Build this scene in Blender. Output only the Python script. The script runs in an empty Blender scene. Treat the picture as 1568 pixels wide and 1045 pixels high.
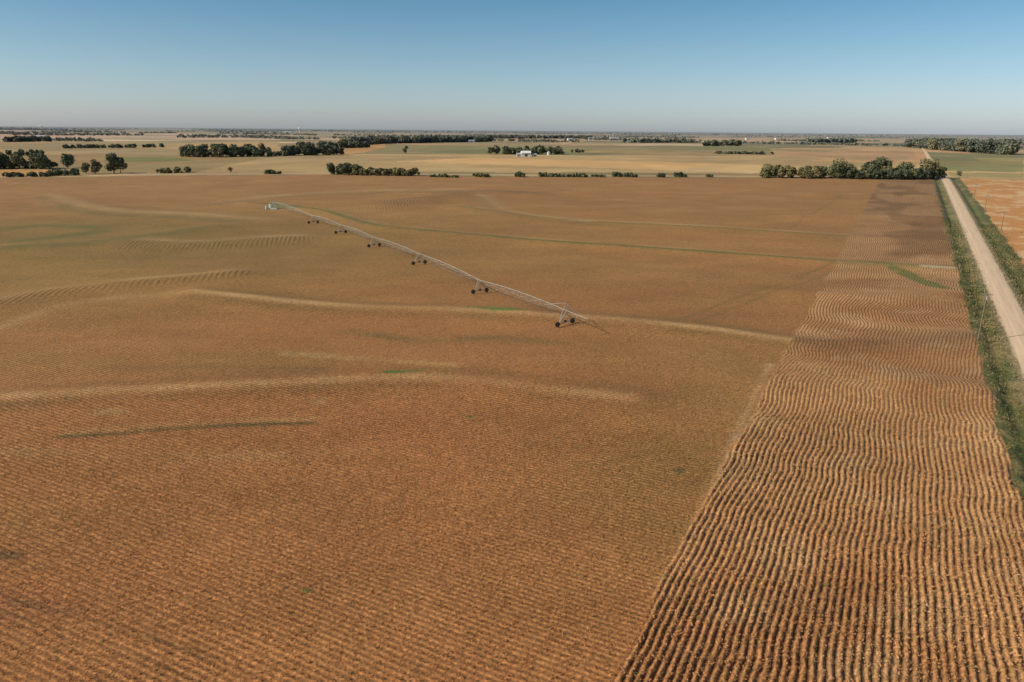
import bpy, math, random, time
import numpy as np
from mathutils import Matrix, Vector, Euler
T0=time.time()
rng=np.random.default_rng(7)
sc=bpy.context.scene
sc.view_settings.view_transform='Standard'
sc.view_settings.look='None'
sc.view_settings.exposure=0

# ---------------------------------------------------------------- camera
LENS=26.0; F=1568*LENS/36.0; CAMH=50.0
R=(Matrix.Rotation(math.radians(90-15.9),3,'X') @ Matrix.Rotation(math.radians(0.5),3,'Z'))
cam=bpy.data.cameras.new("camera"); co=bpy.data.objects.new("camera",cam)
sc.collection.objects.link(co)
cam.lens=LENS; cam.sensor_width=36; cam.clip_start=1; cam.clip_end=200000
co.matrix_world=Matrix.Translation((0,0,CAMH))@R.to_4x4()
sc.camera=co
Rn=np.array(R)

# ---------------------------------------------------------------- noise
T=rng.random((256,256))
def vn(x,y,off=0):
    x=np.asarray(x,float)+off*17.31; y=np.asarray(y,float)+off*9.77
    xi=np.floor(x).astype(np.int64); yi=np.floor(y).astype(np.int64)
    fx=x-xi; fy=y-yi; fx=fx*fx*(3-2*fx); fy=fy*fy*(3-2*fy)
    a=T[xi&255,yi&255]; b=T[(xi+1)&255,yi&255]; c=T[xi&255,(yi+1)&255]; d=T[(xi+1)&255,(yi+1)&255]
    return (a*(1-fx)+b*fx)*(1-fy)+(c*(1-fx)+d*fx)*fy
def fbm(x,y,o=4,off=0):
    s=0;a=.5;n=0
    x=np.asarray(x,float); y=np.asarray(y,float)
    for i in range(o):
        s=s+a*vn(x,y,off+i*3); n+=a; a*=.5; x=x*2.03; y=y*2.03
    return s/n
def sstep(a,b,x):
    t=np.clip((x-a)/(b-a),0,1); return t*t*(3-2*t)

# ---------------------------------------------------------------- terrain frame
YAW=math.radians(27.4); rs,rc=math.sin(YAW),math.cos(YAW)
def ST(x,y): return x*rs+y*rc, x*rc-y*rs
def XY(s,t): return s*rs+t*rc, s*rc-t*rs
def Hb(x,y):
    s,t=ST(np.asarray(x,float),np.asarray(y,float))
    v=15-0.0218*s
    h=15-1.5*np.logaddexp(0,v/1.5)
    d=np.hypot(x,y)
    w=sstep(700,1500,d)
    h=h+w*(fbm(np.asarray(x)/900.,np.asarray(y)/900.,2,5)-.5)*9
    return h
def pix(x,y,Hf=Hb):
    v=Rn@np.array([(x-784)/F,-(y-522.5)/F,-1.0]); 
    hd=math.hypot(v[0],v[1])
    ds=np.exp(np.linspace(math.log(30),math.log(30000),3000))
    X=ds*v[0]/hd; Y=ds*v[1]/hd; Z=CAMH+ds*v[2]/hd
    g=Z-Hf(X,Y); k=np.where(g<=0)[0]
    if len(k)==0: return np.array([X[-300],Y[-300]])
    k=max(k[0],1); f=g[k-1]/(g[k-1]-g[k])
    return np.array([X[k-1]+(X[k]-X[k-1])*f,Y[k-1]+(Y[k]-Y[k-1])*f])
def pl(pts): return np.array([pix(a,b) for a,b in pts])
def dist_poly(x,y,P,mg=45.):
    P=np.asarray(P); x=np.asarray(x); y=np.asarray(y)
    out=np.full(x.shape,1e6)
    m=(x>P[:,0].min()-mg)&(x<P[:,0].max()+mg)&(y>P[:,1].min()-mg)&(y<P[:,1].max()+mg)
    if not m.any(): return out
    xx=x[m].astype(np.float32);yy=y[m].astype(np.float32); best=np.full(xx.shape,1e9,np.float32)
    for i in range(len(P)-1):
        a=P[i];b=P[i+1];ab=b-a;L=ab@ab
        lo=min(a[0],b[0])-mg;hi=max(a[0],b[0])+mg
        k=np.nonzero((xx>lo)&(xx<hi))[0]
        X_=xx[k];Y_=yy[k]
        u=np.clip(((X_-a[0])*ab[0]+(Y_-a[1])*ab[1])/L,0,1)
        best[k]=np.minimum(best[k],np.hypot(X_-a[0]-u*ab[0],Y_-a[1]-u*ab[1]))
    out[m]=best
    return out
def smooth_poly(P,n=4):
    Q=[];P=[P[0]*2-P[1]]+list(P)+[P[-1]*2-P[-2]]
    for i in range(1,len(P)-2):
        for k in range(n):
            t=k/n
            Q.append(.5*((2*P[i])+(P[i+1]-P[i-1])*t+(2*P[i-1]-5*P[i]+4*P[i+1]-P[i+2])*t*t+(-P[i-1]+3*P[i]-3*P[i+1]+P[i+2])*t**3))
    Q.append(P[-2]); return np.array(Q)
def inside(x,y,P):
    c=np.zeros(x.shape,bool); n=len(P); j=n-1
    for i in range(n):
        xi,yi=P[i]; xj,yj=P[j]
        if abs(yi-yj)>1e-9:
            m=((yi>y)!=(yj>y))&(x<(xj-xi)*(y-yi)/(yj-yi)+xi)
            c^=m
        j=i
    return c

tb=np.mean([ST(*pix(a,b))[1] for a,b in [(935,1040),(1110,720),(1210,530)]])
tv=np.mean([ST(*pix(a,b))[1] for a,b in [(1568,760),(1500,560),(1455,380)]])
trl=np.mean([ST(*pix(a,b))[1] for a,b in [(1568,578),(1500,420)]])
trr=np.mean([ST(*pix(a,b))[1] for a,b in [(1568,478),(1525,400)]])
ts=np.mean([ST(*pix(a,b))[1] for a,b in [(1500,320),(1568,405)]])
edge=pl([(0,273),(250,270),(500,268),(800,271),(1160,273),(1440,272),(1568,276)])
edge=edge[np.argsort(edge[:,0])]
def yedge(x): return np.interp(x,edge[:,0],edge[:,1])

tA=smooth_poly(pl([(-60,618),(0,612),(150,604),(400,592),(600,583),(720,588),(850,605),(960,618)]))
tB=smooth_poly(pl([(300,452),(430,464),(560,474),(690,478),(860,490),(1060,508),(1210,528),(1330,532),(1470,520)]))
tC=smooth_poly(pl([(380,312),(480,322),(560,345),(640,355),(830,372),(1000,383),(1150,393),(1280,403),(1460,414)]))
tD=smooth_poly(pl([(700,318),(790,330),(870,338),(1100,352),(1310,365),(1440,372)]))
tE=smooth_poly(pl([(95,668),(180,664),(260,657),(370,651),(480,648)]))
tG=smooth_poly(pl([(1225,335),(1330,334),(1430,338)]))
tH=smooth_poly(pl([(1250,300),(1340,300),(1425,303)]))
tI=smooth_poly(pl([(1180,590),(1300,575),(1480,600)]))
tJ=smooth_poly(pl([(1225,455),(1350,460),(1470,450)]))
cA=smooth_poly(pl([(0,468),(60,455),(200,440),(300,431),(355,424)]))
cB=smooth_poly(pl([(205,378),(280,379),(350,375),(435,370)]))
cC=smooth_poly(pl([(590,315),(680,304),(740,297),(815,300)]))
cD=smooth_poly(pl([(0,352),(80,346),(160,352),(100,362),(0,372)]))
cE=smooth_poly(pl([(80,300),(150,322),(280,330),(420,340)]))
cF=smooth_poly(pl([(735,300),(765,320),(830,333),(900,339)]))
cG=smooth_poly(pl([(700,290),(560,292),(440,298),(330,310)]))
cH=smooth_poly(pl([(0,385),(120,378),(200,368),(330,350)]))
terr=[(tA,7,1.0),(tB,7,1.3),(tC,7,1.2),(tD,8,1.0),(tG,9,1.6),(tH,10,1.5),(tI,8,.9),(tJ,7,1.3),(cA,10,1.2),(cB,12,1.2),(cC,12,1.1),(cE,12,1.0),(cH,12,1.0)]
def H(x,y,full=False):
    x=np.asarray(x,float);y=np.asarray(y,float)
    h=Hb(x,y); s,t=ST(x,y); d=np.hypot(x,y)
    wf=(1-sstep(tv-1,tv+4,t))*(1-sstep(-25,0,y-yedge(x)))*(y>0)
    e=0
    for P,w,a in terr:
        q=dist_poly(x,y,P); e=e+a*np.exp(-(q/w)**2)
    e=e+(fbm(x/70,y/45,3,2)-.5)*1.6*sstep(60,160,d)
    h=h+e*wf
    return h
def H1(x,y): return float(H(np.array([x]),np.array([y]))[0])

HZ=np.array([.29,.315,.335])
def haze_tint(c,d,k=8000.):  # aerial haze painted into base colour, stronger with distance from origin
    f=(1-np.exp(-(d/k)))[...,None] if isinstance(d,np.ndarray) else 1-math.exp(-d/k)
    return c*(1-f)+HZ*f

# ---------------------------------------------------------------- ground sheet
a1=np.radians(np.arange(-46,46.001,0.072)); a2=np.radians(np.arange(49,312,3.0))
ang=np.concatenate([a1,a2]); na=len(ang)
th=np.concatenate([np.arange(86,50,-3.0),np.arange(50,2.6,-0.055),np.arange(2.6,0.3,-0.012),np.geomspace(0.3,0.03,60)])
dd=CAMH/np.tan(np.radians(th)); nr=len(dd)
A,D=np.meshgrid(ang,dd)
X=(D*np.sin(A)).ravel(); Y=(D*np.cos(A)).ravel(); Dr=D.ravel()
S,Tt=ST(X,Y)
Z=H(X,Y)
nf=(Y<yedge(X))
front=sstep(-20,10,Y)
tbj=Tt+(vn(S/9,Tt*0,3)-.5)*1.2+(vn(S/2,Tt*0,6)-.5)*.6
strip=sstep(tb-.5,tb+.5,tbj)*(1-sstep(tv-.4,tv+.4,Tt+(vn(S/6,Tt*0,4)-.5)*1.0+(vn(S/1.5,Tt*0,7)-.5)*.5))*nf
left=(1-sstep(tb-.5,tb+.5,tbj))*nf
stub=sstep(ts,ts+1,Tt+(vn(S/9,Tt*0,8)-.5)*2)*nf
verge=np.clip(nf-strip-left-stub,0,1)
SPA=0.77; SPB=0.77
wob=(fbm(S/17,Tt/60,3,11)-.5)*5.0*sstep(50,170,Dr)+(fbm(S/50,Tt/60,2,17)-.5)*2.5+(vn(S/6,Tt/20,18)-.5)*.35
uA=(Tt+wob+(vn(S/3,Tt/3,12)-.5)*.18)/SPA
uB=(S+(fbm(S/90,Tt/90,2,14)-.5)*5+(vn(S/5,Tt/5,15)-.5)*.10)/SPB
dC=(-.22,.975); uC=(X*dC[1]-Y*dC[0]+(vn(X/7,Y/7,16)-.5)*1.0)/1.8
combs=np.zeros_like(X)
for P,w in ((cA,6),(cB,11),(cC,20)):
    q=dist_poly(X,Y,P); combs=np.maximum(combs,np.exp(-(q/w)**3))
combs*=left*np.clip(fbm(X/11,Y/9,3,19)*1.5-.05,0,1)*.75
wA=strip*(.66+.6*fbm(S/18,Tt/30,3,23)); wB=left*(1-combs*.8)*(.45+.75*fbm(X/30,Y/22,3,24)); wC=combs
fadeA=1-sstep(110,200,Dr); fadeB=1-sstep(64,90,Dr); fadeV=1-sstep(130,240,Dr)
pn=fbm(X/.8,Y/.8,3,21)
prA=.5+.5*np.cos(2*np.pi*uA); prB=.5+.5*np.cos(2*np.pi*uB)
Z=Z+front*(strip*fadeA*(prA**.8*(.35+.6*pn)*.50)+left*fadeB*(prB*(.2+.4*pn)*.22))
Z=Z+verge*(fbm(X/1.5,Y/1.5,3,30)-.5)*.5*fadeV
Z=Z-nf*0.8*(np.exp(-((Tt-(trl-3.3))/1.4)**2)+np.exp(-((Tt-(trr+3.3))/1.4)**2))

# ---- colour
def C(*a): return np.array(a)
def mix(c,c2,w): return c*(1-w[:,None])+np.asarray(c2)*w[:,None]
n1=fbm(X/70,Y/35,4,40); n2=fbm(X/14,Y/8,4,50); n3=fbm(X/180,Y/110,3,60); n4=fbm(X/35,Y/9,3,63)
col=np.tile(C(.45,.205,.076),(len(X),1))
col=mix(col,C(.475,.195,.076),sstep(.5,.75,n1)*.8)
fard=sstep(110,420,Dr)
col=mix(col,C(.38,.205,.070),sstep(.5,.3,n1)*.6)
col=mix(col,C(.435,.235,.085),fard*.75)
col=mix(col,C(.49,.30,.12),sstep(.55,.75,n4)*.35*fard)
g=pix(150,375); w=np.exp(-(((X-g[0])/170)**2+((Y-g[1])/120)**2))
col=mix(col,C(.30,.205,.062),np.clip(w*.75*(n1+.55),0,1))
g=pix(1150,580); w=np.exp(-(((X-g[0])/35)**2+((Y-g[1])/45)**2))
col=mix(col,C(.36,.225,.078),np.clip(w*.6,0,1))
col*=(.86+.28*n2)[:,None]*(.90+.2*n3)[:,None]
brkn=fbm(X/12,Y/12,3,66)
def band(P,w,c,k,brk=0.5,pw=2,ks=.5):
    q=dist_poly(X,Y,P,w*3+1); s_=np.nonzero(q<w*3)[0]
    if len(s_)==0: return
    m=np.exp(-(q[s_]*(.8+.5*n2[s_])/w)**pw)*k*(1-brk+brk*2.4*np.clip(brkn[s_]*1.6-.35,0,1))*(left[s_]+strip[s_]*ks)
    col[s_]=mix(col[s_],c,np.clip(m,0,1))
o=lambda P,dy: P+np.array([0,dy])
band(o(tA,-4),2.6,C(.26,.135,.05),.48)  # this terrace: crest light and dark sides painted into ground colour
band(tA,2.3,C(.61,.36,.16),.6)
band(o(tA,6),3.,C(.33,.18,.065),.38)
band(o(tB,-4.5),3,C(.25,.14,.05),.5)  # next terrace: lit crest between darker sides, painted as colour bands
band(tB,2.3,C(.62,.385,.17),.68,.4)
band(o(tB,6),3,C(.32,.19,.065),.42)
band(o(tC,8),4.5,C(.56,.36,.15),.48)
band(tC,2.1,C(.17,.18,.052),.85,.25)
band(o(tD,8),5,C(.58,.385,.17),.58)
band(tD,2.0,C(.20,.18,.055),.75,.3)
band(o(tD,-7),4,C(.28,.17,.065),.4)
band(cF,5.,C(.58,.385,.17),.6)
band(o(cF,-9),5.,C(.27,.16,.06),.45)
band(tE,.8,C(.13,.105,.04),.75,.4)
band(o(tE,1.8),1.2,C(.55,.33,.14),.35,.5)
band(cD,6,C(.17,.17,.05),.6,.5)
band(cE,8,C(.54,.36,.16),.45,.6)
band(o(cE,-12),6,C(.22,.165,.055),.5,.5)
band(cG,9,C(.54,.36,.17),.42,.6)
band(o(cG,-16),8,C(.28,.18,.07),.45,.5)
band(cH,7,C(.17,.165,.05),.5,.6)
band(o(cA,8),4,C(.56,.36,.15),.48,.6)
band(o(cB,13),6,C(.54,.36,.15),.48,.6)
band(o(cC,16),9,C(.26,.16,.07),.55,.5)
band(smooth_poly(pl([(300,452),(200,455),(90,470),(0,500)])),3,C(.54,.33,.14),.42,.6)
band(smooth_poly(pl([(520,505),(640,520),(760,518),(860,528)])),2.5,C(.27,.16,.06),.5,.8)
band(smooth_poly(pl([(440,540),(560,548),(690,560)])),2,C(.56,.34,.14),.42,.8)
band(smooth_poly(pl([(60,575),(260,560),(480,565)])),3,C(.28,.16,.06),.5,.8)
band(smooth_poly(pl([(0,690),(300,700),(620,690)])),2,C(.53,.30,.12),.3,.8)
band(smooth_poly(pl([(20,920),(120,945),(220,972),(330,1012)])),.5,C(.13,.09,.04),.45,.4)
band(smooth_poly(pl([(0,935),(60,955),(200,1000),(300,1045)])),.4,C(.15,.11,.05),.3,.4)
band(smooth_poly(pl([(1040,492),(1150,450),(1290,400)])),.8,C(.24,.16,.06),.5,.5)
band(smooth_poly(pl([(1060,497),(1170,455),(1300,408)])),.8,C(.24,.16,.06),.4,.5)
band(smooth_poly(pl([(1205,352),(1240,330),(1290,300)])),.9,C(.26,.18,.07),.5,.5)
band(smooth_poly(pl([(1180,560),(1125,670),(1085,760),(1000,900)])),.9,C(.55,.34,.16),.4,.8)
band(smooth_poly(pl([(1390,935),(1440,958),(1490,985),(1568,1012)])),.6,C(.07,.045,.03),.6,.3,2,1)
def blob(px,rx,ry,c,k,off):
    g=pix(*px); s_=np.nonzero((np.abs(X-g[0])<rx*2.2)&(np.abs(Y-g[1])<ry*2.2))[0]
    x_=X[s_];y_=Y[s_]
    m=np.exp(-(((x_-g[0])/rx)**2+((y_-g[1])/ry)**2)); m=sstep(.25,.75,m*(.4+1.2*fbm(x_/1.8,y_/1.8,3,off)))*k
    col[s_]=mix(col[s_],c,m)
blob((768,479),8,3,C(.17,.24,.05),.9,70)
blob((735,476),6,2,C(.18,.24,.05),.6,71)
blob((605,574),3.,1.4,C(.12,.20,.045),.9,72)
blob((635,572),2.,1,C(.14,.20,.05),.7,73)
blob((165,632),4,1.8,C(.48,.31,.15),.45,74)
blob((490,616),1.8,2,C(.48,.31,.15),.45,75)
blob((470,905),.8,.6,C(.12,.18,.05),.8,76)
blob((720,640),.9,.8,C(.14,.18,.05),.7,77)
blob((1130,672),1.6,2.2,C(.52,.35,.20),.6,78)
blob((430,318),14,10,C(.21,.22,.065),.7,79)
blob((1040,722),1.,1.2,C(.15,.13,.055),.7,82)
blob((10,850),2.5,1.2,C(.15,.11,.05),.6,83)
scol=np.tile(C(.55,.30,.13),(len(X),1))
scol=mix(scol,C(.46,.225,.09),sstep(.4,.7,fbm(X/25,Y/18,3,80)))
scol=mix(scol,C(.60,.37,.18),sstep(.55,.75,fbm(X/9,Y/7,3,85))*.5)
scol=mix(scol,C(.37,.215,.095),sstep(150,500,Dr)*.7)
scol*=(.82+.36*n2)[:,None]
darkp=sstep(.5,.68,fbm(S/30,Tt/16,2,87))*sstep(200,300,Dr); scol*=(1-.3*darkp)[:,None]
q=dist_poly(X,Y,tB); scol*=(1-.35*np.exp(-((q)/7)**2))[:,None]
col=mix(col,scol,strip)
qC=dist_poly(X,Y,tC); col=mix(col,C(.18,.19,.055),strip*np.exp(-(qC/4)**2)*.7)
g=pix(1400,425); m=np.exp(-(((X-g[0])/4)**2+((Y-g[1])/25)**2)); col=mix(col,C(.16,.19,.05),strip*sstep(.3,.7,m*(.4+fbm(X/4,Y/4,3,81)))*.8)
wA*=1-.5*np.exp(-(qC/4)**2)
mm=np.exp(-(dist_poly(X,Y,pl([(1415,412),(1468,415)]))/1.8)**4); col=mix(col,C(.60,.46,.30),mm*.9)
stc=np.tile(C(.60,.29,.10),(len(X),1)); stc=mix(stc,C(.72,.47,.25),sstep(.5,.68,fbm(X/9,Y/9,4,90)))
col=mix(col,stc,stub)
vc=np.tile(C(.135,.14,.05),(len(X),1)); vc=mix(vc,C(.29,.22,.10),sstep(.42,.68,fbm(X/5,Y/9,4,95))*.7)
vc=mix(vc,C(.075,.09,.033),sstep(.5,.7,fbm(X/2,Y/3,3,97))*.6)
col=mix(col,vc,verge)
gv=np.exp(-((Tt-trl+.2)/1.0)**2)+np.exp(-((Tt-trr-.2)/.9)**2)
col=mix(col,C(.42,.32,.2),np.clip(verge*gv*(.2+n2),0,1)*.8)
print("col",time.time()-T0)

far=~nf
cs=np.floor((S+60)/400.); ct=np.floor((Tt+430+(np.floor(cs/2)%2)*110)/270.)
hsh=(np.sin(cs*127.1+ct*311.7+3.3)*43758.5453)%1.0
hsh2=(np.sin(cs*269.5+ct*183.3+1.3)*24634.6345)%1.0
pal=np.array([[.45,.30,.13],[.58,.38,.20],[.30,.25,.10],[.60,.33,.14],[.22,.21,.085],[.66,.46,.28],[.36,.26,.12],[.54,.34,.16],[.30,.24,.10]])
fc=pal[(hsh*len(pal)).astype(int)]*(.85+.3*hsh2)[:,None]
FP=[([(0,268),(0,238),(420,238),(330,264)],(.38,.27,.11)),
    ([(0,236),(420,234),(430,216),(0,216)],(.42,.30,.13)),
    ([(0,214),(430,215),(430,207),(0,203)],(.68,.44,.28)),
    ([(300,264),(425,240),(560,236),(1190,240),(1420,246),(1440,268)],(.55,.37,.16)),
    ([(425,238),(560,224),(600,224),(600,234)],(.46,.33,.13)),
    ([(560,235),(560,222),(1180,224),(1180,238)],(.35,.265,.105)),
    ([(510,236),(535,222),(590,216),(590,226),(540,236)],(.62,.33,.11)),
    ([(860,222),(900,216),(1390,220),(1390,213),(860,209)],(.60,.39,.20)),
    ([(1185,240),(1190,227),(1390,227),(1405,240)],(.58,.34,.15)),
    ([(160,250),(160,241),(270,241),(300,247)],(.22,.24,.07)),
    ([(0,272),(0,260),(75,260),(80,271)],(.62,.33,.10)),
    ([(1445,262),(1415,233),(1568,238),(1568,264)],(.27,.245,.09)),
    ([(1460,277),(1450,264),(1568,266),(1568,277)],(.36,.28,.11)),
    ([(600,262),(640,257),(1160,262),(1160,266)],(.62,.43,.2)),
    ]
for P,c in FP:
    W=pl(P); m=inside(X,Y,W)&far
    fc[m]=np.array(c)
# smaller parcels inside the big fields
c3=np.floor((S+40)/190.); c4=np.floor((Tt+700)/330.+c3*.37)
h3=(np.sin(c3*91.7+c4*47.3+.7)*31758.97)%1.0; h4=(np.sin(c3*33.1+c4*151.9+2.7)*17758.97)%1.0
fc*=(.80+.40*h3)[:,None]
fc=np.where(((h4>.8))[:,None],fc*np.array([.72,.86,.75]),fc)
fc=np.where(((h4<.16))[:,None],fc*np.array([1.15,1.02,.95]),fc)
ed=Y-yedge(X)
m=np.exp(-((ed-18)/10)**2)*far; fc=mix(fc,C(.60,.42,.22),m*.85)
m=np.exp(-((ed-2)/4)**2)*far; fc=mix(fc,C(.17,.17,.06),m*.8)
sl=np.abs(((S+60)/800.+.5)%1.0-.5)*800.; m=np.exp(-(sl/5)**2)*far; fc=mix(fc,C(.5,.42,.28),m*.6)
fc*=(.78+.44*fbm(S/160,Tt/45,4,110))[:,None]*(.85+.3*fbm(X/30,Y/60,3,112))[:,None]
col=np.where(far[:,None],fc,col)
col=haze_tint(col,Dr.copy(),9000.)  # distance haze put into the ground colour

verts=np.stack([X,Y,Z],1)
ii=(np.arange(nr-1)[:,None]*na+np.arange(na)[None,:]); jj=(np.arange(nr-1)[:,None]*na+(np.arange(na)[None,:]+1)%na)
faces=np.stack([ii,jj,jj+na,ii+na],-1).reshape(-1,4)[:,::-1]
def mk_mesh(name,verts,faces,quads=True,smooth=False):
    me=bpy.data.meshes.new(name); n=faces.shape[1]
    me.vertices.add(len(verts)); me.vertices.foreach_set("co",np.ascontiguousarray(verts,dtype=np.float32).ravel())
    me.loops.add(len(faces)*n); me.loops.foreach_set("vertex_index",np.ascontiguousarray(faces,dtype=np.int32).ravel())
    me.polygons.add(len(faces)); me.polygons.foreach_set("loop_start",np.arange(0,len(faces)*n,n,dtype=np.int32))
    if smooth: me.polygons.foreach_set("use_smooth",np.ones(len(faces),bool))
    me.update(calc_edges=True); return me
def vattr(me,name,arr):
    a=me.attributes.new(name,'FLOAT_VECTOR','POINT'); a.data.foreach_set("vector",np.ascontiguousarray(arr,dtype=np.float32).ravel())
gm=mk_mesh("ground",verts,faces,smooth=True)
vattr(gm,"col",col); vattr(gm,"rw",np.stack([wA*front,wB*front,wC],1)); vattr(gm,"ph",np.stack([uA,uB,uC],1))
go=bpy.data.objects.new("ground",gm); sc.collection.objects.link(go)
print("mesh",time.time()-T0)

# ---------------------------------------------------------------- node helper
class NT:
    def __init__(s,name):
        s.m=bpy.data.materials.new(name); s.m.use_nodes=True; s.t=s.m.node_tree; s.b=s.t.nodes["Principled BSDF"]
        s.b.inputs["Roughness"].default_value=.9
        s.b.inputs["Specular IOR Level"].default_value=.15
    def n(s,ty,**k):
        x=s.t.nodes.new(ty)
        for a,v in k.items(): setattr(x,a,v)
        return x
    def l(s,a,b): s.t.links.new(a,b)
    def math(s,op,a,b=None,c=None,clamp=False):
        x=s.n("ShaderNodeMath",operation=op,use_clamp=clamp)
        for i,v in enumerate((a,b,c)):
            if v is None: continue
            if isinstance(v,(int,float)): x.inputs[i].default_value=v
            else: s.l(v,x.inputs[i])
        return x.outputs[0]
    def mixc(s,f,a,b,bt='MIX'):
        x=s.n("ShaderNodeMix",data_type='RGBA',blend_type=bt)
        for i,v in ((0,f),(6,a),(7,b)):
            if isinstance(v,(int,float)): x.inputs[i].default_value=v
            elif isinstance(v,tuple): x.inputs[i].default_value=(*v,1)
            else: s.l(v,x.inputs[i])
        return x.outputs[2]
    def noise(s,scale,detail=3,vec=None,rough=.6):
        x=s.n("ShaderNodeTexNoise"); x.inputs["Scale"].default_value=scale; x.inputs["Detail"].default_value=detail; x.inputs["Roughness"].default_value=rough
        if vec is not None: s.l(vec,x.inputs["Vector"])
        return x.outputs["Fac"]
    def mapr(s,v,a,b,c,d):
        x=s.n("ShaderNodeMapRange"); s.l(v,x.inputs[0])
        for i,q in enumerate((a,b,c,d)): x.inputs[i+1].default_value=q
        return x.outputs[0]

g=NT("field_soil_and_crop")
pos=g.n("ShaderNodeNewGeometry").outputs["Position"]
def att(nm):
    return g.n("ShaderNodeAttribute",attribute_name=nm).outputs["Vector"]
colr=att("col")
rw=g.n("ShaderNodeSeparateXYZ"); g.l(att("rw"),rw.inputs[0])
ph=g.n("ShaderNodeSeparateXYZ"); g.l(att("ph"),ph.inputs[0])
fine=g.noise(2.8,4,pos,.65); med=g.noise(.7,3,pos)
vor=g.n("ShaderNodeTexVoronoi"); vor.inputs["Scale"].default_value=2.1; g.l(pos,vor.inputs["Vector"])
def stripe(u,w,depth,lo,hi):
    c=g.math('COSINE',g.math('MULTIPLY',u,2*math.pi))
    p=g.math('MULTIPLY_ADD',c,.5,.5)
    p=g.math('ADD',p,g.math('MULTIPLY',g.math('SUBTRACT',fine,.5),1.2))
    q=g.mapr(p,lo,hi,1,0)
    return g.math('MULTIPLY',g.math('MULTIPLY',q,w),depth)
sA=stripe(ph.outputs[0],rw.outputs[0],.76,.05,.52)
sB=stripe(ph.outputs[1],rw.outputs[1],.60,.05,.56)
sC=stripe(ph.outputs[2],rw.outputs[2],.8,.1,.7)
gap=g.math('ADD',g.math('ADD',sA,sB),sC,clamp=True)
c1=g.mixc(1.0,colr,g.mixc(g.mapr(fine,.3,.7,0,1),(.62,.60,.56),(1.38,1.38,1.38)),'MULTIPLY')
c1=g.mixc(1.0,c1,g.mixc(g.mapr(med,.3,.7,0,1),(.86,.9,.9),(1.12,1.08,1.05)),'MULTIPLY')
hs=g.mapr(vor.outputs["Distance"],.0,.6,1.14,.8)
cc=g.n("ShaderNodeCombineXYZ"); [g.l(hs,cc.inputs[i]) for i in range(3)]
c1=g.mixc(1.0,c1,cc.outputs[0],'MULTIPLY')
soil_shade=g.mixc(1.0,colr,(.24,.23,.27),'MULTIPLY')  # gap tone: dark soil plus shade between rows, put into the colour
c2=g.mixc(gap,c1,soil_shade)
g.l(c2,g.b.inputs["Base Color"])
bp=g.n("ShaderNodeBump"); bp.inputs["Strength"].default_value=.55; bp.inputs["Distance"].default_value=.25
g.l(g.math('SUBTRACT',fine,g.math('MULTIPLY',gap,.5)),bp.inputs["Height"]); g.l(bp.outputs[0],g.b.inputs["Normal"])
gm.materials.append(g.m)
lk=NT("foliage"); a=lk.n("ShaderNodeAttribute",attribute_name="col"); lk.l(a.outputs["Vector"],lk.b.inputs["Base Color"]); lk.b.inputs["Roughness"].default_value=.8

# ---------------------------------------------------------------- near crop plants (one mesh)
dth=np.gradient(dd); cell=(np.abs(dth)[:,None]*D*math.radians(.072)).ravel()
prof=np.where(left>.5,prB,prA)
ok=(Dr<170)&(Dr>48)&((left+strip)>.6)&(np.abs(np.degrees(A.ravel()))<42)&(prof>.5)
pr_=np.clip(cell*10.0*prof*(1-sstep(95,170,Dr)),0,1)*ok
sel=np.nonzero(rng.random(len(X))<pr_)[0]
print("plants",len(sel))
Kq=9; N=len(sel); base=np.stack([X[sel],Y[sel],Z[sel]],1)
sc_=np.where(strip[sel]>.5,.95,.72)*rng.uniform(.7,1.25,N)
off=rng.normal(size=(N,Kq,3))*np.array([.13,.13,.0])*sc_[:,None,None]; off[...,2]=rng.uniform(-.05,.28,(N,Kq))*sc_[:,None]
ctr=(base[:,None,:]+off).reshape(-1,3)
u=rng.normal(size=(N*Kq,3)); u[:,2]*=.5; u/=np.linalg.norm(u,axis=1)[:,None]; v=np.cross(u,rng.normal(size=(N*Kq,3))); v/=np.linalg.norm(v,axis=1)[:,None]
sz=(rng.uniform(.04,.09,N*Kq)*np.repeat(sc_,Kq))[:,None]
V=np.stack([ctr-u*sz-v*sz*.6,ctr+u*sz-v*sz*.5,ctr+u*sz*.9+v*sz*.6,ctr-u*sz+v*sz*.5],1).reshape(-1,3)
pc=np.repeat(col[sel]*rng.uniform(.8,1.15,(N,1)),Kq,0)*rng.uniform(.65,1.25,(N*Kq,1))
gr=np.repeat(rng.random(N)<.03,Kq); pc[gr]=np.array([.15,.16,.05])
pm=mk_mesh("crop_plants",V,np.arange(len(V)).reshape(-1,4)); vattr(pm,"col",np.repeat(pc,4,0)); pm.materials.append(lk.m)
sc.collection.objects.link(bpy.data.objects.new("crop_plants",pm))

# ---------------------------------------------------------------- verge grass (one mesh)
ok=(Dr<420)&(verge>.6)&((Tt<trl-.6)|(Tt>trr+.6))&(Tt>tv-1)&(Tt<ts+2)&(Y>20)&(np.abs(np.degrees(A.ravel()))<44)
pr_=np.clip(cell*2.2*(60/np.maximum(Dr,60))**.8,0,1)*ok
sel=np.nonzero(rng.random(len(X))<pr_)[0]; N=len(sel); print("grass",N)
Kq=8; base=np.stack([X[sel],Y[sel],Z[sel]],1); gs=(Dr[sel]/140.)[:,None,None]
off=rng.normal(size=(N,Kq,3))*np.array([.35,.35,0])*np.maximum(gs,.8); off[...,2]=rng.uniform(0,.35,(N,Kq))
ctr=(base[:,None,:]+off).reshape(-1,3)
u=rng.normal(size=(N*Kq,3)); u[:,2]*=.3; u/=np.linalg.norm(u,axis=1)[:,None]; v=np.zeros((N*Kq,3)); v[:,2]=1; v+=rng.normal(size=(N*Kq,3))*.5
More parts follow.
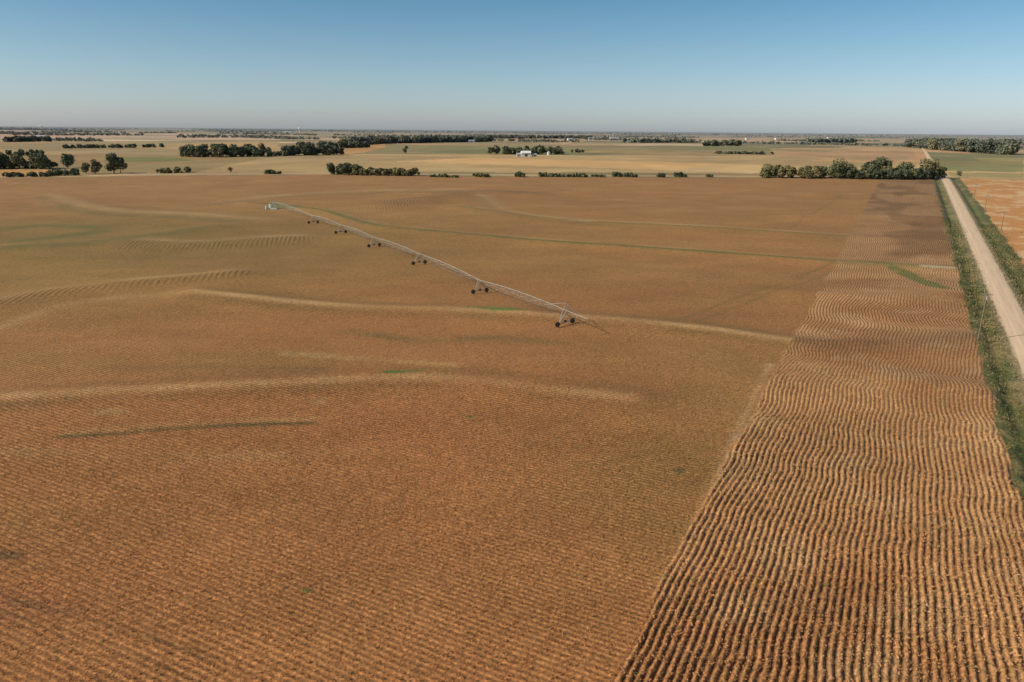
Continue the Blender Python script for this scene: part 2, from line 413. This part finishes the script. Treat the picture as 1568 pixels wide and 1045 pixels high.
sz=(rng.uniform(.06,.15,N*Kq)*np.repeat(np.clip(Dr[sel]/120.,.8,2),Kq))[:,None]
V=np.stack([ctr-u*sz*.6,ctr+u*sz*.6,ctr+u*sz*.2+v*sz*1.3,ctr-u*sz*.2+v*sz*1.3],1).reshape(-1,3)
pc=np.repeat(col[sel]*rng.uniform(.7,1.1,(N,1)),Kq,0)*rng.uniform(.7,1.15,(N*Kq,1))
dr_=np.repeat(rng.random(N)<.12,Kq); pc[dr_]=np.array([.28,.22,.10])
pm=mk_mesh("verge_grass",V,np.arange(len(V)).reshape(-1,4)); vattr(pm,"col",np.repeat(pc,4,0)); pm.materials.append(lk.m)
sc.collection.objects.link(bpy.data.objects.new("verge_grass",pm))

# ---------------------------------------------------------------- road
def simple(name,c,rough=.8,metal=0,nscale=None,var=.25):
    k=NT(name); k.b.inputs["Roughness"].default_value=rough; k.b.inputs["Metallic"].default_value=metal
    p=k.n("ShaderNodeNewGeometry").outputs["Position"]
    f=k.noise(nscale or 1.5,3,p)
    k.l(k.mixc(k.mapr(f,.3,.7,0,1),tuple(x*(1-var) for x in c),tuple(min(1,x*(1+var)) for x in c)),k.b.inputs["Base Color"])
    return k.m
ss=np.concatenate([np.arange(20,900,1.5),np.geomspace(900,14000,500)])
tt=np.linspace(trl,trr,13)
SS,TT=np.meshgrid(ss,tt,indexing='ij')
edgej=(vn(SS/2.5,TT*0,200)-.5)*.7+(vn(SS/.9,TT*0,202)-.5)*.25
TTj=TT+edgej*np.where(np.abs(TT-tt[0])<.01,1,0)+edgej[::-1]*np.where(np.abs(TT-tt[-1])<.01,1,0)
RX,RY=XY(SS,TTj); cr=1-((TT-(trl+trr)/2)/((trr-trl)/2))**2
RZ=H(RX.ravel(),RY.ravel())+.12+.18*cr.ravel()+ .5*sstep(500,2000,SS.ravel())
n0,n1_=SS.shape
idx=(np.arange(n0-1)[:,None]*n1_+np.arange(n1_-1)[None,:])
rf=np.stack([idx,idx+1,idx+1+n1_,idx+n1_],-1).reshape(-1,4)
rm=mk_mesh("gravel_road",np.stack([RX.ravel(),RY.ravel(),RZ],1),rf,smooth=True)
rel=((TT-(trl+trr)/2)/((trr-trl)/2)).ravel()
vattr(rm,"rt",np.stack([rel,SS.ravel(),TT.ravel()],1))
ro=bpy.data.objects.new("gravel_road",rm); sc.collection.objects.link(ro)
k=NT("gravel"); a=k.n("ShaderNodeAttribute",attribute_name="rt"); sx=k.n("ShaderNodeSeparateXYZ"); k.l(a.outputs["Vector"],sx.inputs[0])
p=k.n("ShaderNodeNewGeometry").outputs["Position"]
mp=k.n("ShaderNodeCombineXYZ"); k.l(k.math('MULTIPLY',sx.outputs[1],.05),mp.inputs[0]); k.l(sx.outputs[2],mp.inputs[1])
st=k.noise(1.3,4,mp.outputs[0]); fn=k.noise(3,4,p)
ab=k.math('ABSOLUTE',sx.outputs[0])
c=k.mixc(k.mapr(st,.3,.7,0,1),(.58,.42,.275),(.76,.57,.39))
trk=k.math('ABSOLUTE',k.math('SUBTRACT',ab,.38))
c=k.mixc(k.mapr(trk,.0,.14,.45,0),c,(.80,.62,.44))
c=k.mixc(k.mapr(fn,.3,.7,0,.4),c,(.48,.35,.23))
c=k.mixc(k.mapr(k.math('ADD',ab,k.math('MULTIPLY',fn,.3)),.9,1.2,0,.85),c,(.27,.22,.12))
k.l(c,k.b.inputs["Base Color"]); rm.materials.append(k.m)

# ---------------------------------------------------------------- beams
class MB:
    def __init__(s): s.v=[];s.f=[]
    def tube(s,a,b,r,r2=None,n=6,cap=True):
        a=Vector(a);b=Vector(b);r2=r if r2 is None else r2
        d=(b-a).normalized(); u=d.orthogonal().normalized(); w=d.cross(u); o=len(s.v)
        for P,rr in ((a,r),(b,r2)):
            for i in range(n):
                q=2*math.pi*i/n; s.v.append(tuple(P+u*math.cos(q)*rr+w*math.sin(q)*rr))
        for i in range(n): s.f.append((o+i,o+(i+1)%n,o+n+(i+1)%n,o+n+i))
        if cap: s.f.append(tuple(o+i for i in range(n))[::-1]); s.f.append(tuple(o+n+i for i in range(n)))
    def box(s,c,ax,ay,az):
        c=Vector(c);o=len(s.v)
        for i in (-1,1):
            for j in (-1,1):
                for k_ in (-1,1): s.v.append(tuple(c+ax*i+ay*j+az*k_))
        s.f+=[(o,o+1,o+3,o+2),(o+4,o+6,o+7,o+5),(o,o+4,o+5,o+1),(o+2,o+3,o+7,o+6),(o,o+2,o+6,o+4),(o+1,o+5,o+7,o+3)]
    def poly(s,pts):
        o=len(s.v); s.v+=[tuple(p) for p in pts]; s.f.append(tuple(range(o,o+len(pts))))
    def obj(s,name,mat,parent=None,loc=(0,0,0)):
        me=bpy.data.meshes.new(name); me.from_pydata(s.v,[],s.f); me.materials.append(mat); me.update()
        ob=bpy.data.objects.new(name,me); sc.collection.objects.link(ob)
        if parent: ob.parent=parent
        ob.location=loc
        return ob
def empty(name,loc=(0,0,0)):
    e=bpy.data.objects.new(name,None); sc.collection.objects.link(e); e.location=loc; return e

M_galv=simple("galvanised_steel",(.34,.36,.33),.6,.1)
M_bin=simple("bin_steel",(.6,.6,.58),.5,.2)
M_tyre=simple("tyre_rubber",(.03,.03,.03),.9)
M_wood=simple("weathered_wood",(.20,.16,.12),.9)
M_white=simple("white_paint",(.78,.78,.76),.6,0,1,.06)
M_roof=simple("roof_metal",(.45,.46,.47),.5,.2)
M_dark=simple("dark_opening",(.05,.05,.055),.6)
M_glass=simple("ceramic_insulator",(.3,.3,.3),.3)

# ---------------------------------------------------------------- centre-pivot irrigator
tw=[pix(*p) for p in ((865,503),(735,449),(642,407),(573,379),(522,359),(480,343),(420,320))]
pv=empty("center_pivot_irrigator")
pipe=MB();truss=MB();tower=MB();wheel=MB();hub=MB()
tops=[]
for i,(x,y) in enumerate(tw):
    dxy=(tw[min(i+1,6)]-tw[max(i-1,0)]); dv=Vector((dxy[0],dxy[1],0)).normalized(); pvn=Vector((dv.y,-dv.x,0))
    base=Vector((x,y,H1(x,y)+.35)); top=base+Vector((0,0,3.6)); tops.append((top,dv,pvn))
    if i<6:
        for sg in (-1,1):
            w=base+pvn*sg*2.2; w.z=H1(w.x,w.y)+.8
            for e in (-.35,.35):
                tower.tube(w+Vector((0,0,.15))-pvn*sg*.3,top+dv*e*2+pvn*sg*.25,.06)
            ax=dv; rad=.54
            N=16
            for q in range(N):
                a0=2*math.pi*q/N;a1_=2*math.pi*(q+1)/N
                pa=w+pvn*math.cos(a0)*rad+Vector((0,0,math.sin(a0)*rad)); pb=w+pvn*math.cos(a1_)*rad+Vector((0,0,math.sin(a1_)*rad))
                wheel.tube(pa,pb,.15,n=6,cap=False)
            hub.tube(w-ax*.1,w+ax*.1,.34,n=12)
        b0=base-pvn*2.2;b1=base+pvn*2.2
        b0.z=H1(b0.x,b0.y)+.9;b1.z=H1(b1.x,b1.y)+.9
        tower.tube(b0,b1,.11)
        tower.tube((b0*.7+top*.3),(b1*.7+top*.3),.04)
        hub.box((b0+b1)/2+Vector((0,0,.3)),dv*.2,pvn*.3,Vector((0,0,.2)))
for i in range(6):
    (a,da,pa),(b,db,pb)=tops[i],tops[i+1]
    N=8; pts=[]
    for j in range(N+1):
        u=j/N; q=a.lerp(b,u)+Vector((0,0,1.0*4*u*(1-u)*.6)); pts.append(q)
    for j in range(N): pipe.tube(pts[j],pts[j+1],.075,n=8)
    dv=(b-a).normalized(); pn_=Vector((dv.y,-dv.x,0)).normalized()
    lows=[]
    for j in range(1,N):
        u=j/N; dep=1.5*math.sin(math.pi*u)**.6
        l=[pts[j]+pn_*s_*.85-Vector((0,0,dep)) for s_ in (-1,1)]
        lows.append(l)
        for q in l: truss.tube(pts[j],q,.055,n=4,cap=False)
        truss.tube(l[0],l[1],.035,n=4,cap=False)
        for s_ in (0,1):
            truss.tube(l[s_],pts[j-1],.02,n=4,cap=False); truss.tube(l[s_],pts[j+1],.02,n=4,cap=False)
    for s_ in (0,1):
        ch=[pts[0]]+[l[s_] for l in lows]+[pts[-1]]
        for j in range(len(ch)-1): truss.tube(ch[j],ch[j+1],.016,n=4,cap=False)
    for j in range(1,24):
        u=j/24; q=a.lerp(b,u)+Vector((0,0,2.4*u*(1-u))); truss.tube(q,q-Vector((0,0,1.9)),.01,n=3,cap=False)
top,dv,pn_=tops[0]; out=-(Vector((tw[1][0]-tw[0][0],tw[1][1]-tw[0][1],0)).normalized())
oe=top+out*9+Vector((0,0,-.2)); pipe.tube(top,oe,.075,n=8)
mast=top+Vector((0,0,1.8))
for s_ in (-1,1):
    truss.tube(top+pn_*s_*.6,mast,.06,n=5); truss.tube(mast,top+out*4.5,.035,n=4); truss.tube(mast,oe*.85+top*.15,.035,n=4)
    truss.tube(mast,top-out*6+pn_*s_*.2+Vector((0,0,.4)),.035,n=4)
truss.tube(oe,oe-Vector((0,0,1.4)),.05,n=5)
x,y=tw[6]; gz=H1(x,y); c=Vector((x,y,gz)); cen=MB(); pad=MB(); boxm=MB()
pad.box(c+Vector((0,0,.2)),Vector((1.8,0,0)),Vector((0,1.8,0)),Vector((0,0,.25)))
t6=tops[6][0]
for sx_ in (-1,1):
    for sy in (-1,1):
        cen.tube(c+Vector((1.6*sx_,1.6*sy,.4)),t6+Vector((.3*sx_,.3*sy,.4)),.09)
for zz,f in ((1.6,.68),(2.9,.38)):
    e=1.6*f+.3*(1-f); q=[c+Vector((e*a_,e*b_,zz)) for a_,b_ in ((1,1),(1,-1),(-1,-1),(-1,1))]
    for j in range(4): cen.tube(q[j],q[(j+1)%4],.05)
cen.tube(c+Vector((0,0,.3)),t6+Vector((0,0,.5)),.16,n=8)
boxm.box(c+Vector((-2.6,.6,1.5)),Vector((.5,0,0)),Vector((0,.4,0)),Vector((0,0,1.0)))
pad.tube(c+Vector((-4.4,-.4,0)),c+Vector((-4.4,-.4,1.4)),.5,n=12); pad.tube(c+Vector((-4.4,-.4,1.4)),c+Vector((-4.4,-.4,1.7)),.5,.15,n=12)
pipe.obj("pipeline",M_galv,pv);truss.obj("truss_rods",M_galv,pv);tower.obj("drive_towers",M_galv,pv);wheel.obj("tyres",M_tyre,pv)
hub.obj("hubs_and_motors",M_dark,pv);cen.obj("pivot_frame",M_galv,pv);pad.obj("concrete_pad_and_tank",M_bin,pv);boxm.obj("control_panel",M_white,pv)

# ---------------------------------------------------------------- utility poles
def pole(px,hm,name="utility_pole",lean=0):
    x,y=pix(*px); z=H1(x,y); e=empty(name,(x,y,z))
    m=MB(); m.tube((0,0,-.5),(lean*hm,0,hm),.18,.12,n=8); m.obj("pole_shaft",M_wood,e)
    m=MB(); ax=Vector((rc,-rs,0)); tp=Vector((lean*(hm-.5),0,hm-.5))
    m.box(tp,ax*1.2,Vector((rs,rc,0))*.06,Vector((0,0,.08)))
    m.tube(tp+ax*.7,tp-Vector((lean,0,.8)),.03); m.tube(tp-ax*.7,tp-Vector((lean,0,.8)),.03); m.obj("crossarm",M_wood,e)
    m=MB()
    for k_ in (-1.05,-.5,.5,1.05): m.tube(tp+ax*k_+Vector((0,0,.07)),tp+ax*k_+Vector((0,0,.3)),.06,.04)
    m.tube(tp-Vector((0,.3,1.2)),tp-Vector((0,.3,.4)),.2,n=8)
    m.obj("insulators_and_transformer",M_glass,e)
    return e
pole((1497,523),11,lean=.01)
for q in ((1532,358),(1507,326),(1491,306),(1478,292)): pole(q,9.5)

# ---------------------------------------------------------------- trees
def tree(rng,h,w,leaf,tint,d,trunk=True):
    nl=rng.integers(6,11); ch=h*rng.uniform(.78,.9); cz=h-ch/2
    lobes=[]
    for i in range(nl):
        a=rng.uniform(0,6.28); r=w*.5*rng.uniform(.1,.62); z=cz+ch*.5*rng.uniform(-.75,.62)
        rad=w*.5*rng.uniform(.34,.6)*(1-.35*max(0,(z-cz)/(ch*.5)))
        lobes.append((math.cos(a)*r,math.sin(a)*r,min(z,h-rad*.8),rad,rng.uniform(.7,1.3)))
    lobes.append((0,0,h-w*.24,w*.24,1.1))
    area=sum(4*math.pi*l[3]**2 for l in lobes)
    n=int(min(900,max(14,area*.7/leaf**2)))
    pr=np.array([l[3]**2 for l in lobes]);pr/=pr.sum()
    L=np.array(lobes)[rng.choice(len(lobes),n,p=pr)]
    dr=rng.normal(size=(n,3)); dr/=np.linalg.norm(dr,axis=1)[:,None]
    rr=L[:,3]*(.55+.55*rng.random(n)**.6)
    c=L[:,:3]+dr*rr[:,None]*np.array([1,1,.85]); c[:,2]=np.maximum(c[:,2],h*.06)
    u=rng.normal(size=(n,3)); u/=np.linalg.norm(u,axis=1)[:,None]; nrm=dr+.7*rng.normal(size=(n,3)); v=np.cross(nrm,u); v/=np.linalg.norm(v,axis=1)[:,None]+1e-6
    u=np.cross(v,nrm); u/=np.linalg.norm(u,axis=1)[:,None]+1e-6
    sz=(leaf*rng.uniform(.45,1.0,n))[:,None]
    q=np.stack([c-u*sz-v*sz*.6,c+u*sz*.8-v*sz,c+u*sz+v*sz*.7,c-u*sz*.7+v*sz],1)
    V=q.reshape(-1,3); Q=np.arange(n*4).reshape(-1,4)
    cb=np.array(tint)[None]*(L[:,4]*rng.uniform(.75,1.25,n))[:,None]
    Cc=np.repeat(cb,4,0)
    if trunk:
        m=MB(); tr=h*.025+.08
        m.tube((0,0,-.5),(0,0,h*.45),tr,tr*.6,n=6,cap=False)
        for i in range(4):
            l=lobes[i%len(lobes)]; m.tube((0,0,h*(.2+.06*i)),(l[0]*.8,l[1]*.8,l[2]),tr*.5,tr*.15,n=4,cap=False)
        o=len(V); V=np.concatenate([V,np.array(m.v)]); Q=np.concatenate([Q,np.array(m.f)+o]); Cc=np.concatenate([Cc,np.tile([.10,.075,.05],(len(m.v),1))])
    return V,Q,haze_tint(Cc,float(d),6500.)  # leaf and trunk colours carry painted distance haze
def trees_obj(name,items,trng):
    Vs=[];Qs=[];Cs=[];o=0
    hz=H(np.array([i[0] for i in items]),np.array([i[1] for i in items]))
    x0,y0=items[0][0],items[0][1]; z0=hz[0]
    for (x,y,h,w,tint,tk),zz in zip(items,hz):
        d=math.hypot(x,y); leaf=max(.42,d/765*.85)
        V,Q,Cc=tree(trng,h,w,leaf,tint,d,tk)
        a_=trng.uniform(0,6.28); ca,sa=math.cos(a_),math.sin(a_)
        V=np.stack([V[:,0]*ca-V[:,1]*sa+x-x0,V[:,0]*sa+V[:,1]*ca+y-y0,V[:,2]+zz-z0-.1],1)
        Vs.append(V);Qs.append(Q+o);Cs.append(Cc);o+=len(V)
    me=mk_mesh(name,np.concatenate(Vs),np.concatenate(Qs)); vattr(me,"col",np.concatenate(Cs)); me.materials.append(lk.m)
    ob=bpy.data.objects.new(name,me); ob.location=(x0,y0,z0); sc.collection.objects.link(ob); return ob
GREEN=(.092,.102,.036); DARK=(.068,.080,.033); OLIVE=(.17,.15,.055); YEL=(.21,.175,.055)
def belt(name,pts,hp,tint,dens=1.0,wide=6.,var=.3,seed=0):
    r=np.random.default_rng(seed+abs(int(pts[0][0]*7+pts[0][1]))); W=pl(pts); items=[]
    seg=np.linalg.norm(np.diff(W,axis=0),axis=1); L=seg.sum(); cum=np.concatenate([[0],np.cumsum(seg)])
    d=np.hypot(*W.mean(0)); h=hp*d/1177.
    n=min(max(1,int(L/(h*.40)*dens)),260)
    for i in range(n):
        q=(i+r.uniform(0,1))/n*L; x=np.interp(q,cum,W[:,0]);y=np.interp(q,cum,W[:,1])
        hh=h*r.uniform(1-var,1.1)
        if r.random()<.3: hh*=.6
        t=np.array(tint)*r.uniform(.75,1.3)
        if r.random()<.18: t=np.array(OLIVE)
        items.append((x+r.normal()*wide*.4,y+abs(r.normal())*wide,hh,hh*r.uniform(.85,1.35),t,hh>4))
    return trees_obj(name,items,r)
belt("tree_row",[(1168,273),(1255,274)],18,OLIVE,1.7,8)
belt("tree_row",[(1252,274),(1340,274),(1438,274)],27,GREEN,1.8,16,.45)
belt("tree_row",[(1300,275),(1432,275)],14,DARK,1.8,3)
belt("shrub_row",[(405,267),(428,267)],6,GREEN,1.2,2)
belt("tree_row",[(500,268),(560,269)],17,GREEN,1.7,8)
belt("tree_row",[(545,269),(638,270)],11,OLIVE,2.0,5)
for a_,b_,hh in ((658,700,5),(728,750,6),(792,800,8),(825,898,6.5),(940,975,7),(1008,1016,6),(1034,1050,7),(1083,1090,5),(905,925,4)):
    belt("shrub_row",[(a_,271),(b_,272)],hh,GREEN,1.7,2,.5)
belt("shrub_row",[(238,266),(288,265)],8,OLIVE,1.4,4)
belt("shrub_row",[(72,270),(120,269)],9,GREEN,1.5,4)
belt("tree_row",[(0,259),(30,259),(72,260)],22,GREEN,1.8,14,.45)
belt("tree_row",[(-90,262),(0,260)],22,GREEN,1.5,14)
belt("shrub_row",[(0,272),(70,271)],6,DARK,1.2,4)
r_=np.random.default_rng(3)
for px_,hp,tn in (((132,267),16,YEL),((146,267),20,OLIVE),((175,266),29,GREEN),((185,266),22,GREEN),((353,265),8,OLIVE),((622,236),12,GREEN),((98,247),10,GREEN),((1468,272),9,OLIVE)):
    x,y=pix(*px_); h=hp*math.hypot(x,y)/1177
    trees_obj("tree",[(x,y,h,h*.85,np.array(tn),True)],r_)
belt("tree_row",[(272,241),(340,241),(405,240)],18,GREEN,2.1,18,.4)
belt("tree_row",[(405,240),(430,240)],8,GREEN,1.7,10)
belt("tree_row",[(425,239),(520,238)],15,DARK,2.0,14,.4)
belt("tree_row",[(450,229),(560,226)],10,GREEN,1.9,14)
belt("tree_row",[(535,223),(600,220),(750,217)],10,DARK,1.9,20)
belt("tree_row",[(752,237),(862,237)],13,GREEN,1.7,14)
belt("tree_row",[(878,234),(892,234)],6,GREEN,1.0,6)
belt("tree_row",[(1078,224),(1135,224)],9,GREEN,1.8,14)
belt("tree_row",[(1405,226),(1440,229),(1500,234),(1568,238)],15,DARK,2.2,25)
belt("tree_row",[(1240,219),(1310,219)],6,DARK,1.8,20)
belt("tree_row",[(90,228),(240,226)],5,GREEN,1.3,20)
belt("tree_row",[(640,212),(900,213)],5,DARK,1.7,40)
belt("tree_row",[(0,218),(60,217)],7,DARK,1.6,30)
belt("tree_row",[(1400,219),(1568,222)],6,DARK,1.7,30)
belt("tree_row",[(960,219),(1060,219)],6,DARK,1.5,30)
belt("tree_row",[(0,239),(60,238)],7,GREEN,1.3,14)
belt("shrub_row",[(1100,236),(1175,237)],4,GREEN,1.3,14)
print("trees",time.time()-T0)
items=[]; r=np.random.default_rng(21)
for i in range(105):
    dist=2200*(6.5**r.random()); az=math.radians(r.uniform(-40,40))
    s0,t0=ST(dist*math.sin(az),dist*math.cos(az)); L=r.uniform(120,520)*(dist/2500)**.5
    along=r.random()<.88; n=max(3,int(L/ (5+dist/900)))
    for j in range(n):
        q=(j/n-.5)*L+r.normal()*4
        s_=s0+(q if not along else r.normal()*9); t_=t0+(q if along else r.normal()*9)
        x,y=XY(s_,t_); hh=r.uniform(5,11)
        if abs(t_-(trl+trr)/2)<18: continue
        items.append((x,y,hh,hh*r.uniform(1.2,2.2),np.array(GREEN)*r.uniform(.7,1.2),False))
for i in range(3400):
    dist=r.uniform(8000,20000); az=math.radians(r.uniform(-42,42))
    if vn(np.array([az*14]),np.array([dist/3000]),77)[0]<.38: continue
    hh=r.uniform(9,18); items.append((dist*math.sin(az),dist*math.cos(az),hh,hh*r.uniform(3,8),np.array(DARK),False))
def far_mass(name,items,r):
    N=len(items); P=np.array([(i[0],i[1]) for i in items]); Hh=np.array([i[2] for i in items]); Ww=np.array([i[3] for i in items]); tn=np.array([i[4] for i in items])
    z=H(P[:,0],P[:,1]); K=26
    d=np.hypot(P[:,0],P[:,1])
    c=r.normal(size=(N,K,3)); c/=np.linalg.norm(c,axis=2)[...,None]; c*=r.random((N,K,1))**.4
    ctr=np.stack([P[:,0][:,None]+c[...,0]*Ww[:,None]*.5,P[:,1][:,None]+c[...,1]*Ww[:,None]*.5,z[:,None]+Hh[:,None]*(.5+.46*c[...,2])],-1).reshape(-1,3)
    sz=np.repeat(np.minimum(Hh*.22,Ww*.2),K)*r.uniform(.5,1.1,N*K)
    u=r.normal(size=(N*K,3));u/=np.linalg.norm(u,axis=1)[:,None]; v=np.cross(u,r.normal(size=(N*K,3))); v/=np.linalg.norm(v,axis=1)[:,None]
    u*=sz[:,None];v*=sz[:,None]
    V=np.stack([ctr-u-v,ctr+u-v,ctr+u+v,ctr-u+v],1).reshape(-1,3)
    cc_=haze_tint(np.repeat(tn,K,0)*r.uniform(.7,1.3,(N*K,1)),np.repeat(d,K),5200.)  # far tree colours with distance haze mixed in
    me=mk_mesh(name,V,np.arange(len(V)).reshape(-1,4)); vattr(me,"col",np.repeat(cc_,4,0)); me.materials.append(lk.m)
    ob=bpy.data.objects.new(name,me); sc.collection.objects.link(ob)
far_mass("distant_tree_belts",items,r)

# ---------------------------------------------------------------- buildings
def barn(name,px,w,l,h,rot,wall,roof=M_roof):
    x,y=pix(*px); z=H1(x,y); e=empty(name,(x,y,z)); e.rotation_euler=(0,0,rot)
    m=MB(); rh=h*.45
    A_=[Vector((sx*w/2,sy*l/2,zz)) for zz in (-.5,h) for sx,sy in ((-1,-1),(1,-1),(1,1),(-1,1))]
    for a,b in ((0,1),(1,2),(2,3),(3,0)): m.poly([A_[a],A_[b],A_[b+4],A_[a+4]])
    m.poly([Vector((-w/2,-l/2,h)),Vector((-w/2,l/2,h)),Vector((-w/2,0,h+rh))]); m.poly([Vector((w/2,-l/2,h)),Vector((w/2,0,h+rh)),Vector((w/2,l/2,h))])
    m.obj("walls",wall,e)
    m=MB()
    for sg in (-1,1):
        m.poly([Vector((-w/2-.4,sg*(l/2+.4),h-.2)),Vector((w/2+.4,sg*(l/2+.4),h-.2)),Vector((w/2+.4,0,h+rh+.12)),Vector((-w/2-.4,0,h+rh+.12))][::sg])
    m.obj("roof",roof,e)
    m=MB(); m.box((0,-l/2-.03,h*.36),Vector((w*.14,0,0)),Vector((0,.03,0)),Vector((0,0,h*.36))); m.obj("door",M_dark,e)
    m=MB()
    for q in (-.36,-.24,.24,.36): m.box((w*q,-l/2-.03,h*.6),Vector((w*.03,0,0)),Vector((0,.03,0)),Vector((0,0,h*.12)))
    m.obj("windows",M_dark,e)
def silo(px,r0,h):
    x,y=pix(*px); z=H1(x,y); e=empty("grain_bin",(x,y,z))
    m=MB(); m.tube((0,0,-.5),(0,0,h),r0,n=24); 
    for i in range(1,6): m.tube((0,0,h*i/6),(0,0,h*i/6+.12),r0+.05,n=24)
    m.obj("bin_wall",M_bin,e)
    m=MB(); m.tube((0,0,h+.001),(0,0,h+r0*.55),r0+.15,.3,n=24); m.tube((0,0,h+r0*.55),(0,0,h+r0*.55+.4),.35,n=8); m.obj("conical_roof",M_bin,e)
barn("white_barn",(805,240),14,9,5.5,.15,M_white,M_white)
barn("farm_shed",(794,240),6,5,3.4,.1,M_bin)
barn("farmhouse",(818,240),6,5,3.2,.4,M_white)
silo((840,238),2.6,4.5)
for px_,w_ in (((722,218),18),((873,215),22),((905,214),24),((940,215),36),((965,215),24),((1000,215),22),((1145,214),24),((1080,219),16),((440,205),50),((412,206),26),((1270,213),30),((62,212),26),((1190,214),26)):
    barn("farm_building",px_,w_,w_*.5,w_*.16+2,.2,M_white)
def water_tower(az,d,h):
    x=d*math.sin(math.radians(az)); y=d*math.cos(math.radians(az)); z=H1(x,y); e=empty("water_tower",(x,y,z))
    m=MB(); m.tube((0,0,0),(0,0,h*.7),h*.06,n=10); m.obj("pedestal",M_white,e)
    m=MB()
    pr=[(.06,.66),(.17,.74),(.22,.84),(.19,.93),(.08,1.0)]
    for (r0,z0),(r1,z1) in zip(pr,pr[1:]): m.tube((0,0,h*z0),(0,0,h*z1),h*r0,h*r1,n=16,cap=False)
    m.obj("tank",M_white,e)
water_tower(-15.6,7500,45); water_tower(-31.6,8500,45)

# ---------------------------------------------------------------- light
sunv=Vector((-.944,-.30,0)).normalized(); el=math.radians(34)
sd=Vector((sunv.x*math.cos(el),sunv.y*math.cos(el),math.sin(el)))
sl_=bpy.data.lights.new("sun",'SUN'); sl_.energy=4.7; sl_.angle=math.radians(.5); sl_.color=(1,.87,.69)
so=bpy.data.objects.new("sun",sl_); so.rotation_euler=sd.to_track_quat('Z','Y').to_euler(); sc.collection.objects.link(so)
w=bpy.data.worlds.new("World"); sc.world=w; w.use_nodes=True; nt=w.node_tree
sky=nt.nodes.new("ShaderNodeTexSky"); sky.sky_type='NISHITA'; sky.sun_disc=False; sky.sun_elevation=el; sky.sun_rotation=math.atan2(sd.x,sd.y)
sky.air_density=1.0; sky.dust_density=1.0; sky.ozone_density=2.0; sky.altitude=300
bg=nt.nodes["Background"]; bg.inputs[1].default_value=.08
tc=nt.nodes.new("ShaderNodeTexCoord"); sp=nt.nodes.new("ShaderNodeSeparateXYZ"); nt.links.new(tc.outputs["Generated"],sp.inputs[0])
rp=nt.nodes.new("ShaderNodeValToRGB"); nt.links.new(sp.outputs[2],rp.inputs[0])
e=rp.color_ramp.elements; e[0].position=0.0; e[0].color=(.68,.74,.97,1); e[1].position=.30; e[1].color=(.34,.47,.50,1)
for p_,c_ in ((.02,(.64,.70,.88,1)),(.05,(.57,.65,.77,1)),(.09,(.48,.59,.67,1)),(.155,(.33,.51,.585,1))):
    q=e.new(p_); q.color=c_
mx=nt.nodes.new("ShaderNodeMix"); mx.data_type='RGBA'; mx.blend_type='MULTIPLY'; mx.inputs[0].default_value=1
nt.links.new(sky.outputs[0],mx.inputs[6]); nt.links.new(rp.outputs[0],mx.inputs[7])
vm=nt.nodes.new("ShaderNodeVectorMath"); vm.operation='SCALE'; vm.inputs["Scale"].default_value=2.0
nt.links.new(mx.outputs[2],vm.inputs[0]); nt.links.new(vm.outputs[0],bg.inputs[0])
print("done",time.time()-T0)
